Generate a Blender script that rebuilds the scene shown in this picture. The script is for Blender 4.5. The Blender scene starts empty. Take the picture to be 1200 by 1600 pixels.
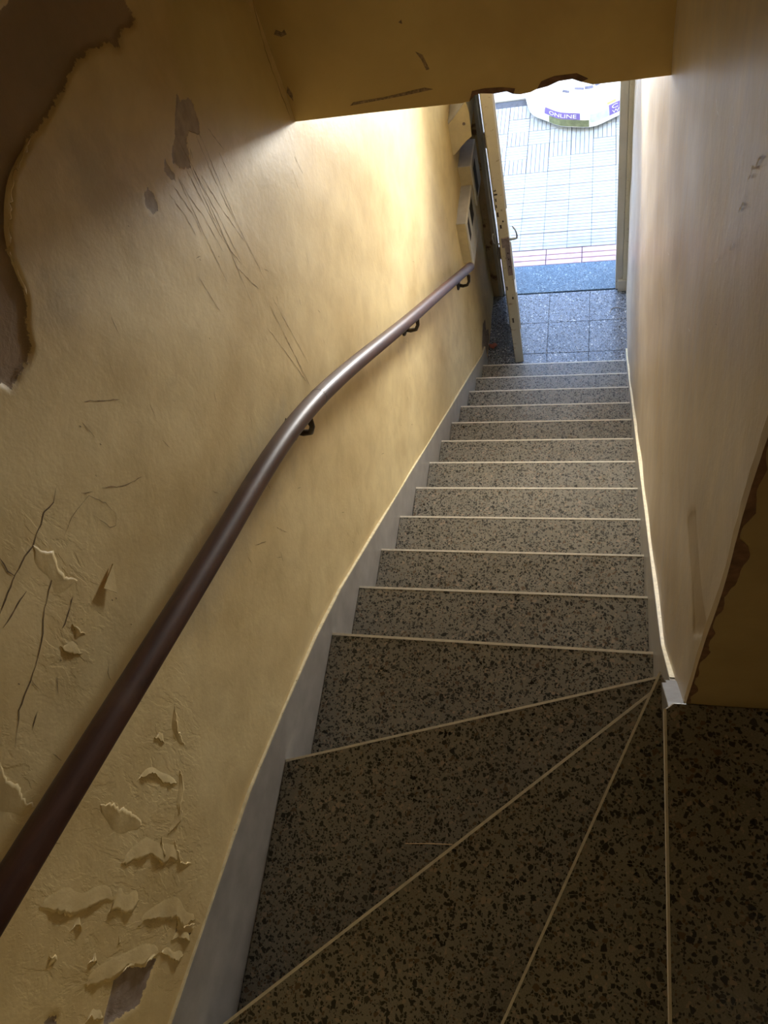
import bpy, bmesh, math, random
import numpy as np
from mathutils import Vector, Matrix
random.seed(7); rng = np.random.default_rng(7)
C = bpy.context.scene.collection
scene = bpy.context.scene
# ------------------------------------------------------------------ camera
cam_data = bpy.data.cameras.new('camera'); cam = bpy.data.objects.new('camera', cam_data); C.objects.link(cam)
cam_data.sensor_fit = 'VERTICAL'; cam_data.sensor_height = 32.0; cam_data.lens = 1261.86 / 1600 * 32.0
cam_data.clip_start = 0.02
cam.matrix_world = Matrix(((0.965245, -0.010306, 0.261142, 0.756638), (0.137697, 0.869335, -0.474654, -3.349340), (-0.222128, 0.494116, 0.840541, 4.026774), (0, 0, 0, 1)))
scene.camera = cam
# ------------------------------------------------------------------ world, sun, exposure
world = bpy.data.worlds.new('world'); scene.world = world; world.use_nodes = True
wn = world.node_tree.nodes; wl = world.node_tree.links
bg = wn['Background']
sky = wn.new('ShaderNodeTexSky'); sky.sky_type = 'NISHITA'; sky.sun_disc = False
sky.sun_elevation = math.radians(48); sky.sun_rotation = math.radians(180); sky.air_density = 1.0; sky.dust_density = 2.0
wl.new(sky.outputs['Color'], bg.inputs['Color']); bg.inputs['Strength'].default_value = 0.70
sun_d = bpy.data.lights.new('sun', 'SUN'); sun = bpy.data.objects.new('sun', sun_d); C.objects.link(sun)
sun_d.energy = 3.4; sun_d.angle = math.radians(.6); sun_d.color = (1, .97, .93)
sun.rotation_euler = Vector((-.12, .66, -.74)).to_track_quat('-Z', 'Y').to_euler()
portal_d = bpy.data.lights.new('door_portal', 'AREA'); portal = bpy.data.objects.new('door_portal', portal_d); C.objects.link(portal)
portal_d.shape = 'RECTANGLE'; portal_d.size = .82; portal_d.size_y = 2.1; portal_d.cycles.is_portal = True
portal.location = (.45, 1.09, .86); portal.rotation_euler = (math.radians(-90), 0, 0)
scene.view_settings.view_transform = 'Standard'; scene.view_settings.look = 'None'
scene.view_settings.gamma = 1; scene.view_settings.use_curve_mapping = False
scene.view_settings.exposure = 1.75
scene.cycles.max_bounces = 16; scene.cycles.diffuse_bounces = 12; scene.cycles.use_denoising = True
FILL_LAMP = 7.0                               # radiance of the added fill globe in the passage
FILL_UP = 0.3  # radiance of the added fill lamp upstairs
FILL_FLOOD = 72.0                              # watts of the added flood lamp that fills light up the stairs
# ------------------------------------------------------------------ outlines measured on the walls, in metres (y, z)
BARE = [(-2.053,3.4247),(-2.0537,3.3982),(-2.0692,3.3913),(-2.1146,3.4095),(-2.1269,3.4064),(-2.1374,3.3981),(-2.1504,3.4029),(-2.1544,3.4147),(-2.1735,3.4272),(-2.1941,3.4286),(-2.2035,3.4363),(-2.2207,3.4448),(-2.2428,3.4445),(-2.2576,3.4518),(-2.2683,3.4526),(-2.2798,3.451),(-2.2988,3.4553),(-2.3252,3.4499),(-2.3502,3.4518),(-2.384,3.4513),(-2.416,3.456),(-2.4286,3.4562),(-2.4431,3.4627),(-2.4554,3.4629),(-2.4647,3.4589),(-2.4869,3.4618),(-2.5085,3.4606),(-2.525,3.4606),(-2.5393,3.455),(-2.561,3.4423),(-2.5774,3.4355),(-2.5838,3.4359),(-2.5954,3.425),(-2.6171,3.4123),(-2.6226,3.4008),(-2.6265,3.3887),(-2.6328,3.3764),(-2.6413,3.3614),(-2.6536,3.3498),(-2.6694,3.342),(-2.6826,3.3313),(-2.6925,3.3167),(-2.6962,3.313),(-2.7155,3.3106),(-2.7287,3.3131),(-2.7387,3.3159),(-2.7462,3.3144),(-2.7589,3.3169),(-2.7663,3.3195),(-2.7745,3.3393),(-2.7897,3.4057),(-2.7459,3.5285),(-2.5421,3.6944),(-2.4248,3.7441),(-2.132,3.63),(-2.0052,3.5145)]
BARE_KEEP = [(-2.3627,3.6185),(-2.3186,3.595),(-2.3259,3.5812),(-2.3357,3.5769),(-2.3492,3.5771),(-2.3614,3.5807),(-2.397,3.5985)]
UNDER = [[(-2.0423,3.2523),(-2.0437,3.2381),(-2.0029,3.2181),(-1.9998,3.2029),(-2.0094,3.1855),(-2.0106,3.1701),(-2.0251,3.1585),(-2.0361,3.1638),(-2.0625,3.1884),(-2.0811,3.1885),(-2.1033,3.1585),(-2.1053,3.146),(-2.1339,3.1628),(-2.1612,3.195),(-2.1512,3.2088),(-2.1178,3.2155),(-2.0913,3.2302)],[(-2.1779,3.2186),(-2.1803,3.2045),(-2.175,3.1868),(-2.1812,3.1753),(-2.1906,3.1828),(-2.2027,3.2114)],[(-2.286,3.2363),(-2.269,3.2302),(-2.2636,3.2097),(-2.2761,3.1902),(-2.2953,3.1957),(-2.3053,3.218)]]
HOLES = [[(-3.4477,2.6473),(-3.4277,2.6239),(-3.4254,2.5613),(-3.4172,2.5605),(-3.4055,2.5215),(-3.4282,2.5256),(-3.4539,2.5333),(-3.4845,2.5429),(-3.4979,2.5877),(-3.5131,2.6424),(-3.4964,2.6475),(-3.4669,2.6457)],[(-3.3629,2.473),(-3.3428,2.4784),(-3.3593,2.4556),(-3.35,2.4071),(-3.3686,2.4099),(-3.3727,2.4672)],[(-3.4996,2.814),(-3.4944,2.8019),(-3.4929,2.7833),(-3.5081,2.7823),(-3.509,2.8085)]]
STAINS = [[(-2.376,3.4066),(-2.3142,3.3326),(-2.2746,3.2268),(-2.278,3.1891),(-2.3581,3.2448),(-2.444,3.3135),(-2.4462,3.3568)],[(-2.6534,3.3245),(-2.5752,3.3312),(-2.5547,3.2983),(-2.5971,3.2768),(-2.6387,3.302)]]
OLIVE = [(-1.8396,3.4362),(-1.9274,3.3542),(-1.9572,3.3027),(-2.0358,3.2428),(-2.0331,3.1888),(-1.9909,3.1236),(-1.8278,2.9714),(-1.5582,2.8514),(-1.5777,3.1606),(-1.5705,3.309)]
GRIME = [(-2.8643,2.7785),(-2.6153,2.7196),(-2.2337,2.5527),(-2.2269,2.4055),(-2.6273,2.5709),(-2.8787,2.6867)]
SCRATCH = [[(-2.0293,3.156),(-2.0338,3.066),(-2.0461,2.9109)],[(-2.0448,3.1674),(-2.048,3.0833),(-2.0474,2.9473)],[(-2.1136,3.1524),(-2.1219,3.0393),(-2.115,2.907)],[(-2.1073,3.1447),(-2.0999,3.0331),(-2.0984,2.8947)],[(-2.0901,3.1138),(-2.0753,3.0281),(-2.0485,2.9095)],[(-2.1319,3.1584),(-2.1283,3.0481),(-2.1264,2.9843),(-2.1008,2.8933)],[(-2.1658,3.1657),(-2.1667,3.1322),(-2.1536,3.0701),(-2.1465,2.9723)],[(-2.1985,3.1782),(-2.1838,3.0993),(-2.1895,3.0548)],[(-2.2232,3.179),(-2.2108,3.1227),(-2.2092,3.0726)],[(-1.989,3.1435),(-1.963,3.0749)],[(-1.9872,3.0872),(-1.9816,3.0083)],[(-2.0929,3.1533),(-2.0848,3.1695),(-2.1033,3.1557)],[(-2.0423,3.2523),(-2.0562,3.2441),(-2.0789,3.2343)],[(-2.1098,3.2043),(-2.1096,3.1772),(-2.1053,3.146)],[(-2.0647,3.1927),(-2.0317,3.1605),(-2.0332,3.1477)],[(-2.0422,2.9357),(-2.0418,2.7935)],[(-2.0451,2.7395),(-2.0243,2.4732)],[(-2.0713,2.7501),(-2.0708,2.4672)],[(-2.1271,2.7252),(-2.0704,2.4453)],[(-2.1053,3.146),(-2.1131,3.0188),(-2.1366,2.8024)],[(-2.1219,2.9028),(-2.0825,2.8024)],[(-2.2686,3.0256),(-2.2598,2.9181)],[(-1.6812,2.8076),(-1.6885,2.752)],[(-1.6394,2.8126),(-1.6249,2.7478)],[(-2.1696,3.1742),(-2.1812,3.0537),(-2.1854,2.9218)],[(-2.0744,2.6486),(-2.0641,2.4265)],[(-2.2468,3.0503),(-2.2273,3.0383)],[(-1.9925,2.8432),(-1.9984,2.8296)],[(-1.8788,2.7378),(-1.8844,2.7266)],[(-2.7764,3.0801),(-2.7456,3.0333),(-2.7109,3.0013),(-2.7017,2.9931)],[(-2.8098,3.1203),(-2.7935,3.0968)],[(-2.7168,3.1714),(-2.7179,3.1338)],[(-2.4949,2.433),(-2.4746,2.369)],[(-2.5867,2.5166),(-2.5524,2.4699)],[(-3.0035,2.9227),(-3.0223,2.9156),(-3.0296,2.8992)],[(-2.6884,3.1845),(-2.6278,3.1112)]]
HAIR = [[(-2.8849,3.1212),(-2.8514,3.1206),(-2.8036,3.1018),(-2.7919,3.0587),(-2.7922,3.0249),(-2.8091,3.015),(-2.8178,3.0268),(-2.8208,3.0464),(-2.824,3.0765)]]
CRACK = [[(-2.8315,3.1743),(-2.8537,3.169),(-2.8756,3.1769),(-2.902,3.1762),(-2.9261,3.1765),(-2.9473,3.1817),(-2.9764,3.1852),(-3.0034,3.186),(-3.0343,3.1874)],[(-2.9326,3.113),(-2.9659,3.1127),(-2.9922,3.1086),(-3.0156,3.0986),(-3.0438,3.0895),(-3.0696,3.0871),(-3.1013,3.0846),(-3.1238,3.0888),(-3.1561,3.0784),(-3.1784,3.0704)],[(-3.123,3.0504),(-3.148,3.0484)],[(-2.971,3.2244),(-2.9774,3.2013),(-2.9788,3.1855)],[(-2.9872,3.1549),(-3.0181,3.1642),(-3.0477,3.1732)],[(-2.9511,3.0579),(-2.9943,3.0571),(-3.0045,3.059)],[(-3.0671,3.0341),(-3.0889,3.0174)],[(-1.5814,2.8679),(-1.5883,2.9413),(-1.5909,3.0385),(-1.5746,3.1028),(-1.5573,3.1493)]]
LIPS = [[(-2.9262,3.1746),(-2.9253,3.1589),(-2.9163,3.1342),(-2.9201,3.1223),(-2.9299,3.1126),(-2.9347,3.092),(-2.9257,3.0728),(-2.927,3.0595)],[(-2.9886,3.04),(-2.9891,3.0015)],[(-3.0268,3.0499),(-3.0296,3.0323),(-3.0261,3.0097),(-3.0178,2.9934)],[(-3.2076,2.8315),(-3.2003,2.7979),(-3.2064,2.7795),(-3.2,2.7633),(-3.2044,2.7401),(-3.2058,2.7128),(-3.2157,2.6906)],[(-3.2816,2.7253),(-3.2771,2.6972),(-3.2714,2.6901),(-3.2713,2.6795),(-3.259,2.6484),(-3.256,2.6445),(-3.2619,2.6123),(-3.2656,2.5804),(-3.2508,2.5646),(-3.2542,2.5501),(-3.255,2.524)],[(-3.2165,2.5973),(-3.1903,2.5656),(-3.1716,2.5669),(-3.1625,2.5917)],[(-3.2223,2.5658),(-3.2398,2.5395),(-3.255,2.524),(-3.2502,2.4733)],[(-3.36,2.9106),(-3.3622,2.887),(-3.3641,2.8589),(-3.3647,2.8223),(-3.3491,2.78),(-3.3409,2.7577),(-3.3355,2.7182)],[(-3.3366,2.7176),(-3.3535,2.7221),(-3.3483,2.6959),(-3.3553,2.6666),(-3.3426,2.6481),(-3.3286,2.6349)],[(-3.3684,2.6168),(-3.3581,2.601),(-3.3526,2.5703),(-3.3521,2.5046),(-3.3437,2.4907),(-3.359,2.4492),(-3.3504,2.4343),(-3.3432,2.4042)],[(-3.4042,2.5164),(-3.4103,2.4764),(-3.4167,2.4378),(-3.4036,2.4162)],[(-3.4553,2.7351),(-3.4542,2.6956),(-3.4466,2.6528),(-3.4277,2.6239),(-3.4284,2.6027),(-3.4266,2.5661),(-3.4172,2.5605),(-3.4129,2.5289),(-3.4042,2.5164)],[(-3.5069,2.7048),(-3.4952,2.6941),(-3.5037,2.6801),(-3.5005,2.6498)],[(-3.4187,2.8539),(-3.4181,2.835),(-3.4278,2.8352)],[(-3.4257,2.7393),(-3.4242,2.7155)],[(-3.3858,2.8181),(-3.375,2.8079),(-3.3831,2.7862)],[(-3.3979,2.6667),(-3.392,2.6577)],[(-3.3835,2.486),(-3.3776,2.4643),(-3.38,2.4032)],[(-3.0759,2.7294),(-3.0749,2.6902)],[(-3.1534,2.7446),(-3.1303,2.7069),(-3.1387,2.6524),(-3.129,2.6056)],[(-3.0046,2.69),(-3.0441,2.6613),(-3.0602,2.6133)],[(-3.1064,2.6081),(-3.1323,2.5761),(-3.1652,2.5787),(-3.1907,2.569)],[(-3.2011,3.09),(-3.2208,3.0676),(-3.2196,3.046),(-3.2371,3.0156),(-3.2373,2.9886)],[(-3.2246,2.6167),(-3.2546,2.5838)]]
TRI = [(-2.9137,3.0032),(-2.8673,2.9948),(-2.9057,2.9681)]
DOTS = [(-3.0441,3.0398),(-2.2364,3.0389),(-2.3398,2.9317),(-2.7246,3.174),(-2.9099,2.9574),(-2.9169,2.9656),(-2.7197,3.1193),(-2.3718,3.241),(-3.1021,3.109),(-2.9305,2.8962),(-2.9463,3.0182),(-2.768,3.1043),(-2.1704,2.9846)]
GROOVE = [(-2.6482,2.7496),(-2.6352,2.7552),(-2.6587,2.818),(-2.6922,2.8793),(-2.7196,2.8734),(-2.7981,2.8834),(-2.855,2.8999),(-2.9029,2.9253),(-2.9106,2.9218),(-2.8504,2.7676),(-2.8244,2.7889),(-2.77,2.7863),(-2.7027,2.7632)]
GROOVE_LIP = [(-2.8441,2.7604),(-2.8782,2.6502),(-2.8936,2.5853),(-2.6558,2.3527),(-2.6512,2.4711),(-2.6432,2.5594),(-2.6375,2.715),(-2.6352,2.7552),(-2.6657,2.8322),(-2.6916,2.8796)]
NOTCH = [(-2.6314,2.4792),(-2.6513,2.4814),(-2.6518,2.3543)]
SMEAR = [[(-2.6671,3.4931),(-2.6417,3.4583),(-2.6171,3.4224)],[(-2.6189,3.4097),(-2.596,3.3605)],[(-2.5957,3.3204),(-2.5794,3.2958)],[(-2.6451,3.5226),(-2.6704,3.5049)],[(-2.5197,3.2273),(-2.4955,3.1978)],[(-2.3092,3.3037),(-2.3531,3.3103)],[(-2.4722,3.3792),(-2.4817,3.3851)],[(-2.3557,2.9114),(-2.3781,2.9332)],[(-1.8705,2.6275),(-1.9112,2.6581)]]
RDARK = [[(-1.4427,2.3172),(-1.5034,2.3658)],[(-1.7833,2.4311),(-1.8795,2.4234)],[(-2.5777,3.1681),(-2.5862,3.1751)],[(-2.5853,3.1967),(-2.5905,3.1995)],[(-0.9207,2.6264),(-0.919,2.6038)],[(-2.7383,3.142),(-2.7647,3.1536)],[(-2.2251,2.249),(-2.2417,2.2659)],[(-2.6443,3.0685),(-2.6491,3.0712)]]
LOWPEEL = [(.41,-.10),(.33,-.03),(.36,.05),(.25,.12),(.20,.10),(.12,.06),(.10,0),(.18,-.05),(.22,-.16),(.40,-.17)]
# ------------------------------------------------------------------ helpers
def mesh_obj(name, verts, faces, mat=None, parent=None, smooth=False):
    me = bpy.data.meshes.new(name); me.from_pydata([tuple(v) for v in verts], [], faces); me.update()
    o = bpy.data.objects.new(name, me); C.objects.link(o)
    if mat: me.materials.append(mat)
    if parent is not None: o.parent = parent
    if smooth: me.polygons.foreach_set('use_smooth', [True] * len(me.polygons))
    return o
def bm_obj(name, bm, mat=None, parent=None, smooth=False):
    bmesh.ops.recalc_face_normals(bm, faces=bm.faces)
    me = bpy.data.meshes.new(name); bm.to_mesh(me); bm.free()
    o = bpy.data.objects.new(name, me); C.objects.link(o)
    if mat: me.materials.append(mat)
    if parent is not None: o.parent = parent
    if smooth: me.polygons.foreach_set('use_smooth', [True] * len(me.polygons))
    return o
def box(bm, x0, x1, y0, y1, z0, z1, bev=0):
    r = bmesh.ops.create_cube(bm, size=1)
    for v in r['verts']:
        v.co = Vector(((x0 + x1) / 2 + v.co.x * (x1 - x0), (y0 + y1) / 2 + v.co.y * (y1 - y0), (z0 + z1) / 2 + v.co.z * (z1 - z0)))
    if bev:
        es = list({e for v in r['verts'] for e in v.link_edges})
        bmesh.ops.bevel(bm, geom=es, offset=bev, segments=1, affect='EDGES')
def boxo(name, x0, x1, y0, y1, z0, z1, mat, parent=None, bev=0):
    bm = bmesh.new(); box(bm, x0, x1, y0, y1, z0, z1, bev); return bm_obj(name, bm, mat, parent)
def prism(bm, pts, axis, a, b):
    """pts: 2D outline in the two other axes (in xyz order), extruded along axis from a to b"""
    def mk(p, t):
        q = list(p); q.insert(axis, t); return bm.verts.new(q)
    A = [mk(p, a) for p in pts]; B = [mk(p, b) for p in pts]
    n = len(pts)
    bm.faces.new(A); bm.faces.new(B[::-1])
    for i in range(n): bm.faces.new((A[i], B[i], B[(i + 1) % n], A[(i + 1) % n]))
def prismo(name, pts, axis, a, b, mat, parent=None, bev=0):
    bm = bmesh.new(); prism(bm, pts, axis, a, b)
    if bev:
        bmesh.ops.recalc_face_normals(bm, faces=bm.faces)
        bmesh.ops.bevel(bm, geom=list(bm.edges), offset=bev, segments=1, affect='EDGES')
    return bm_obj(name, bm, mat, parent)
def tube(bm, path, rad, n=12, cap=True):
    path = [Vector(p) for p in path]; rings = []
    up = Vector((1, 0, 0))
    for i, p in enumerate(path):
        t = (path[min(i + 1, len(path) - 1)] - path[max(i - 1, 0)]).normalized()
        u = up - t * up.dot(t)
        if u.length < 1e-3: u = Vector((0, 0, 1)) - t * t.z
        u.normalize(); w = t.cross(u); up = u
        r = rad[i] if isinstance(rad, (list, tuple)) else rad
        rings.append([bm.verts.new(p + (u * math.cos(2 * math.pi * k / n) + w * math.sin(2 * math.pi * k / n)) * r) for k in range(n)])
    for a, b in zip(rings, rings[1:]):
        for k in range(n): bm.faces.new((a[k], a[(k + 1) % n], b[(k + 1) % n], b[k]))
    if cap: bm.faces.new(rings[0][::-1]); bm.faces.new(rings[-1])
def empty(name, loc=(0, 0, 0)):
    o = bpy.data.objects.new(name, None); C.objects.link(o); o.location = loc; o.empty_display_size = .05; return o
def tag(o, label=None, cat=None, group=None, kind=None):
    if label: o['label'] = label
    if cat: o['category'] = cat
    if group: o['group'] = group
    if kind: o['kind'] = kind
    return o
def dup(o, parent, loc=None, rot=None):
    c = o.copy(); C.objects.link(c); c.parent = parent
    if loc is not None: c.location = loc
    if rot is not None: c.rotation_euler = rot
    return c
def seg_dist(P, poly, closed=False):
    """distance of points P (n,2) to a polyline"""
    Q = np.array(poly, float)
    if closed: Q = np.vstack([Q, Q[:1]])
    best = np.full(len(P), 1e9)
    for a, b in zip(Q[:-1], Q[1:]):
        ab = b - a; L = ab @ ab + 1e-12
        t = np.clip(((P - a) @ ab) / L, 0, 1)
        best = np.minimum(best, np.hypot(*(P - a - t[:, None] * ab).T))
    return best
def inside(P, poly):
    Q = np.array(poly, float); r = np.zeros(len(P), bool); j = len(Q) - 1
    for i in range(len(Q)):
        yi, zi = Q[i]; yj, zj = Q[j]
        c = ((zi > P[:, 1]) != (zj > P[:, 1])) & (P[:, 0] < (yj - yi) * (P[:, 1] - zi) / (zj - zi + 1e-12) + yi)
        r ^= c; j = i
    return r
def sdf(P, polys):
    """positive inside the union of the outlines"""
    out = np.full(len(P), -1e9)
    for p in polys:
        d = seg_dist(P, p, True); out = np.maximum(out, np.where(inside(P, p), d, -d))
    return out

# ------------------------------------------------------------------ materials
def new_mat(name):
    m = bpy.data.materials.new(name); m.use_nodes = True
    nt = m.node_tree; b = nt.nodes['Principled BSDF']
    return m, nt.nodes, nt.links, b
def ramp(n, l, src, stops, interp='LINEAR'):
    r = n.new('ShaderNodeValToRGB'); r.color_ramp.interpolation = interp
    e = r.color_ramp.elements
    while len(e) < len(stops): e.new(.5)
    for x, (p, c) in zip(e, stops): x.position = p; x.color = (*c, 1) if len(c) == 3 else c
    l.new(src, r.inputs[0]); return r
def noise(n, l, scale, detail=4, vec=None, rough=.55, dist=0):
    t = n.new('ShaderNodeTexNoise'); t.inputs['Scale'].default_value = scale; t.inputs['Detail'].default_value = detail
    t.inputs['Roughness'].default_value = rough; t.inputs['Distortion'].default_value = dist
    if vec is not None: l.new(vec, t.inputs['Vector'])
    return t
def math_(n, l, op, a, b=None, c=None):
    m = n.new('ShaderNodeMath'); m.operation = op
    for i, v in enumerate((a, b, c)):
        if v is None: continue
        if isinstance(v, (int, float)): m.inputs[i].default_value = v
        else: l.new(v, m.inputs[i])
    return m.outputs[0]
def mix(n, l, fac, a, b, mode='MIX'):
    m = n.new('ShaderNodeMix'); m.data_type = 'RGBA'; m.blend_type = mode
    for i, v in ((0, fac), (6, a), (7, b)):
        if isinstance(v, (int, float)): m.inputs[i].default_value = v
        elif isinstance(v, tuple): m.inputs[i].default_value = (*v, 1)
        else: l.new(v, m.inputs[i])
    return m.outputs[2]
def posvec(n, l, scale=(1, 1, 1)):
    g = n.new('ShaderNodeNewGeometry')
    if scale == (1, 1, 1): return g.outputs['Position']
    m = n.new('ShaderNodeMapping'); m.inputs['Scale'].default_value = scale; l.new(g.outputs['Position'], m.inputs['Vector']); return m.outputs[0]
def bump(n, l, b, h, strength, dist=.002):
    bp = n.new('ShaderNodeBump'); bp.inputs['Strength'].default_value = strength; bp.inputs['Distance'].default_value = dist
    l.new(h, bp.inputs['Height']); l.new(bp.outputs[0], b.inputs['Normal'])
def plain(name, col, rough=.5, metal=0, var=.25, scale=30, bumps=.15, dirt=None):
    m, n, l, b = new_mat(name); p = posvec(n, l)
    t = noise(n, l, scale, 5, p)
    c0 = tuple(x * (1 - var) for x in col); c1 = tuple(min(1, x * (1 + var)) for x in col)
    r = ramp(n, l, t.outputs[0], [(.3, c0), (.7, c1)]); out = r.outputs[0]
    if dirt:
        t2 = noise(n, l, dirt[1], 6, p, .65); k = ramp(n, l, t2.outputs[0], [(dirt[2], (0, 0, 0)), (dirt[2] + .06, (1, 1, 1))])
        out = mix(n, l, k.outputs[0], out, dirt[0])
    l.new(out, b.inputs['Base Color']); b.inputs['Roughness'].default_value = rough; b.inputs['Metallic'].default_value = metal
    if bumps: bump(n, l, b, t.outputs[0], bumps)
    return m
def terrazzo(name, matrix, rough=.3, dens=.66, dark=(.022, .021, .019), light=(.34, .275, .22), mid=(.13, .09, .06)):
    m, n, l, b = new_mat(name); p0 = posvec(n, l)
    wn_ = noise(n, l, 60, 2, p0); vm = n.new('ShaderNodeVectorMath'); vm.operation = 'MULTIPLY_ADD'
    l.new(wn_.outputs['Color'], vm.inputs[0]); vm.inputs[1].default_value = (.006, .006, .006); l.new(p0, vm.inputs[2]); p = vm.outputs[0]
    big = noise(n, l, 5, 3, p0); fine = noise(n, l, 400, 2, p0)
    col = ramp(n, l, big.outputs[0], [(.3, tuple(x * .85 for x in matrix)), (.7, tuple(x * 1.15 for x in matrix))]).outputs[0]
    col = mix(n, l, .25, col, ramp(n, l, fine.outputs[0], [(.35, tuple(x * .5 for x in matrix)), (.65, tuple(x * 1.6 for x in matrix))]).outputs[0])
    for sc, th, edge in ((230, dens + .02, .10), (145, dens + .06, .10), (92, dens + .17, .12)):
        v = n.new('ShaderNodeTexVoronoi'); v.inputs['Scale'].default_value = sc; l.new(p, v.inputs['Vector'])
        e = n.new('ShaderNodeTexVoronoi'); e.feature = 'DISTANCE_TO_EDGE'; e.inputs['Scale'].default_value = sc; l.new(p, e.inputs['Vector'])
        sp = n.new('ShaderNodeSeparateColor'); l.new(v.outputs['Color'], sp.inputs[0])
        sel = math_(n, l, 'MULTIPLY', math_(n, l, 'GREATER_THAN', sp.outputs[0], th), math_(n, l, 'GREATER_THAN', e.outputs['Distance'], edge))
        cc = ramp(n, l, sp.outputs[1], [(0, dark), (.52, tuple(x * 2.2 for x in dark)), (.72, mid), (.86, light)], 'CONSTANT').outputs[0]
        col = mix(n, l, sel, col, cc)
    l.new(col, b.inputs['Base Color']); b.inputs['Roughness'].default_value = rough
    g = noise(n, l, 14, 4, p0); rr = ramp(n, l, g.outputs[0], [(.3, (rough * .8,) * 3), (.7, (min(1, rough * 1.5),) * 3)]); l.new(rr.outputs[0], b.inputs['Roughness'])
    bump(n, l, b, fine.outputs[0], .08, .001)
    return m
def attr(n, name):
    a = n.new('ShaderNodeAttribute'); a.attribute_name = name; return a.outputs['Fac']
def wall_paint(name, base, rough=.5, masks=True, streak=None, mottled=.8, groove=False):
    """old gloss paint; the masks (bare cement, undercoat, holes, stains) come from signed distances stored on the mesh"""
    m, n, l, b = new_mat(name); p = posvec(n, l)
    big = noise(n, l, 2.2, 5, p, .6, .4); mid = noise(n, l, 11, 5, p, .6, .3); fine = noise(n, l, 70, 4, p, .6)
    dk = tuple(x * y for x, y in zip(base, (.86, .80, .70))); lt = tuple(min(1, x * 1.06) for x in base)
    col = ramp(n, l, big.outputs[0], [(.32, dk), (.62, lt)]).outputs[0]
    g = ramp(n, l, mid.outputs[0], [(.40, (1, 1, 1)), (.68, (.86, .84, .80))]).outputs[0]
    col = mix(n, l, mottled, col, g, 'MULTIPLY')
    sp = ramp(n, l, fine.outputs[0], [(.70, (1, 1, 1)), (.78, (.72, .66, .58))]).outputs[0]
    col = mix(n, l, .5, col, sp, 'MULTIPLY')
    height = math_(n, l, 'ADD', math_(n, l, 'MULTIPLY', fine.outputs[0], .25), math_(n, l, 'MULTIPLY', mid.outputs[0], .9))
    if streak:
        st = noise(n, l, 1, 5, posvec(n, l, (9, 26, 1.6)), .62); k = ramp(n, l, st.outputs[0], [(.36, (0, 0, 0)), (.72, (1, 1, 1))]).outputs[0]
        col = mix(n, l, math_(n, l, 'MULTIPLY', k, .65), col, streak)
    if groove:
        gm = n.new('ShaderNodeClamp'); l.new(math_(n, l, 'MULTIPLY_ADD', attr(n, 'groove'), 400, .5), gm.inputs[0])
        col = mix(n, l, math_(n, l, 'MULTIPLY', gm.outputs[0], .8), col, (.36, .27, .14))
    if masks:
        jit = math_(n, l, 'MULTIPLY', math_(n, l, 'SUBTRACT', noise(n, l, 75, 6, p, .75).outputs[0], .5), .022)
        def mask(a, w=.0012, j=jit):
            d = math_(n, l, 'ADD', attr(n, a), j)
            return math_(n, l, 'MULTIPLY_ADD', d, 1 / w, .5)
        def clampm(x):
            c_ = n.new('ShaderNodeClamp'); l.new(x, c_.inputs[0]); return c_.outputs[0]
        jb = math_(n, l, 'MULTIPLY', math_(n, l, 'SUBTRACT', noise(n, l, 14, 5, p, .7).outputs[0], .5), .16)
        ol = clampm(mask('olive', .05, jb)); col = mix(n, l, math_(n, l, 'MULTIPLY', ol, .55), col, (.56, .45, .17))
        stn = clampm(mask('stain', .05, jb)); col = mix(n, l, math_(n, l, 'MULTIPLY', stn, .38), col, (.36, .28, .16))
        gr = clampm(mask('grime', .10, jb)); col = mix(n, l, math_(n, l, 'MULTIPLY', gr, .5), col, (.33, .29, .22))
        un = clampm(mask('under')); t = noise(n, l, 40, 4, p); col = mix(n, l, un, col, ramp(n, l, t.outputs[0], [(.35, (.36, .285, .20)), (.65, (.46, .37, .26))]).outputs[0])
        ho = clampm(mask('hole')); col = mix(n, l, ho, col, ramp(n, l, t.outputs[0], [(.35, (.25, .19, .15)), (.65, (.36, .29, .24))]).outputs[0])
        ba = clampm(mask('bare')); cz = n.new('ShaderNodeSeparateXYZ'); l.new(p, cz.inputs[0])
        t3 = noise(n, l, 5, 6, p, .6); t4 = noise(n, l, 24, 6, p, .7, .6)
        browny = ramp(n, l, t3.outputs[0], [(.35, (.32, .235, .155)), (.65, (.40, .29, .19))]).outputs[0]
        greeny = ramp(n, l, t4.outputs[0], [(.30, (.08, .08, .062)), (.5, (.22, .215, .165)), (.7, (.31, .30, .23))]).outputs[0]
        low = math_(n, l, 'MULTIPLY_ADD', math_(n, l, 'ADD', attr(n, 'rough'), math_(n, l, 'MULTIPLY', t3.outputs[0], .1)), 12.0, 0); 
        col = mix(n, l, ba, col, mix(n, l, clampm(low), browny, greeny))
        layer = math_(n, l, 'MAXIMUM', math_(n, l, 'MAXIMUM', ba, ho), math_(n, l, 'MULTIPLY', un, .4))
        height = math_(n, l, 'SUBTRACT', height, math_(n, l, 'MULTIPLY', layer, .8))
        height = math_(n, l, 'ADD', height, math_(n, l, 'MULTIPLY', math_(n, l, 'MULTIPLY', ba, t4.outputs[0]), 1.2))
        pz = clampm(math_(n, l, 'MULTIPLY', attr(n, 'peel'), 9)); pn = noise(n, l, 1, 5, posvec(n, l, (30, 26, 11)), .6, .4)
        ps = ramp(n, l, pn.outputs[0], [(.40, (0, 0, 0)), (.46, (.55, .55, .55)), (.56, (.6, .6, .6)), (.60, (1, 1, 1))]).outputs[0]
        height = math_(n, l, 'ADD', height, math_(n, l, 'MULTIPLY', math_(n, l, 'MULTIPLY', pz, ps), .5))
        rg = mix(n, l, layer, (rough,) * 3, (.85,) * 3); l.new(rg, b.inputs['Roughness'])
    else: b.inputs['Roughness'].default_value = rough
    l.new(col, b.inputs['Base Color']); bump(n, l, b, height, .55, .003)
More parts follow.
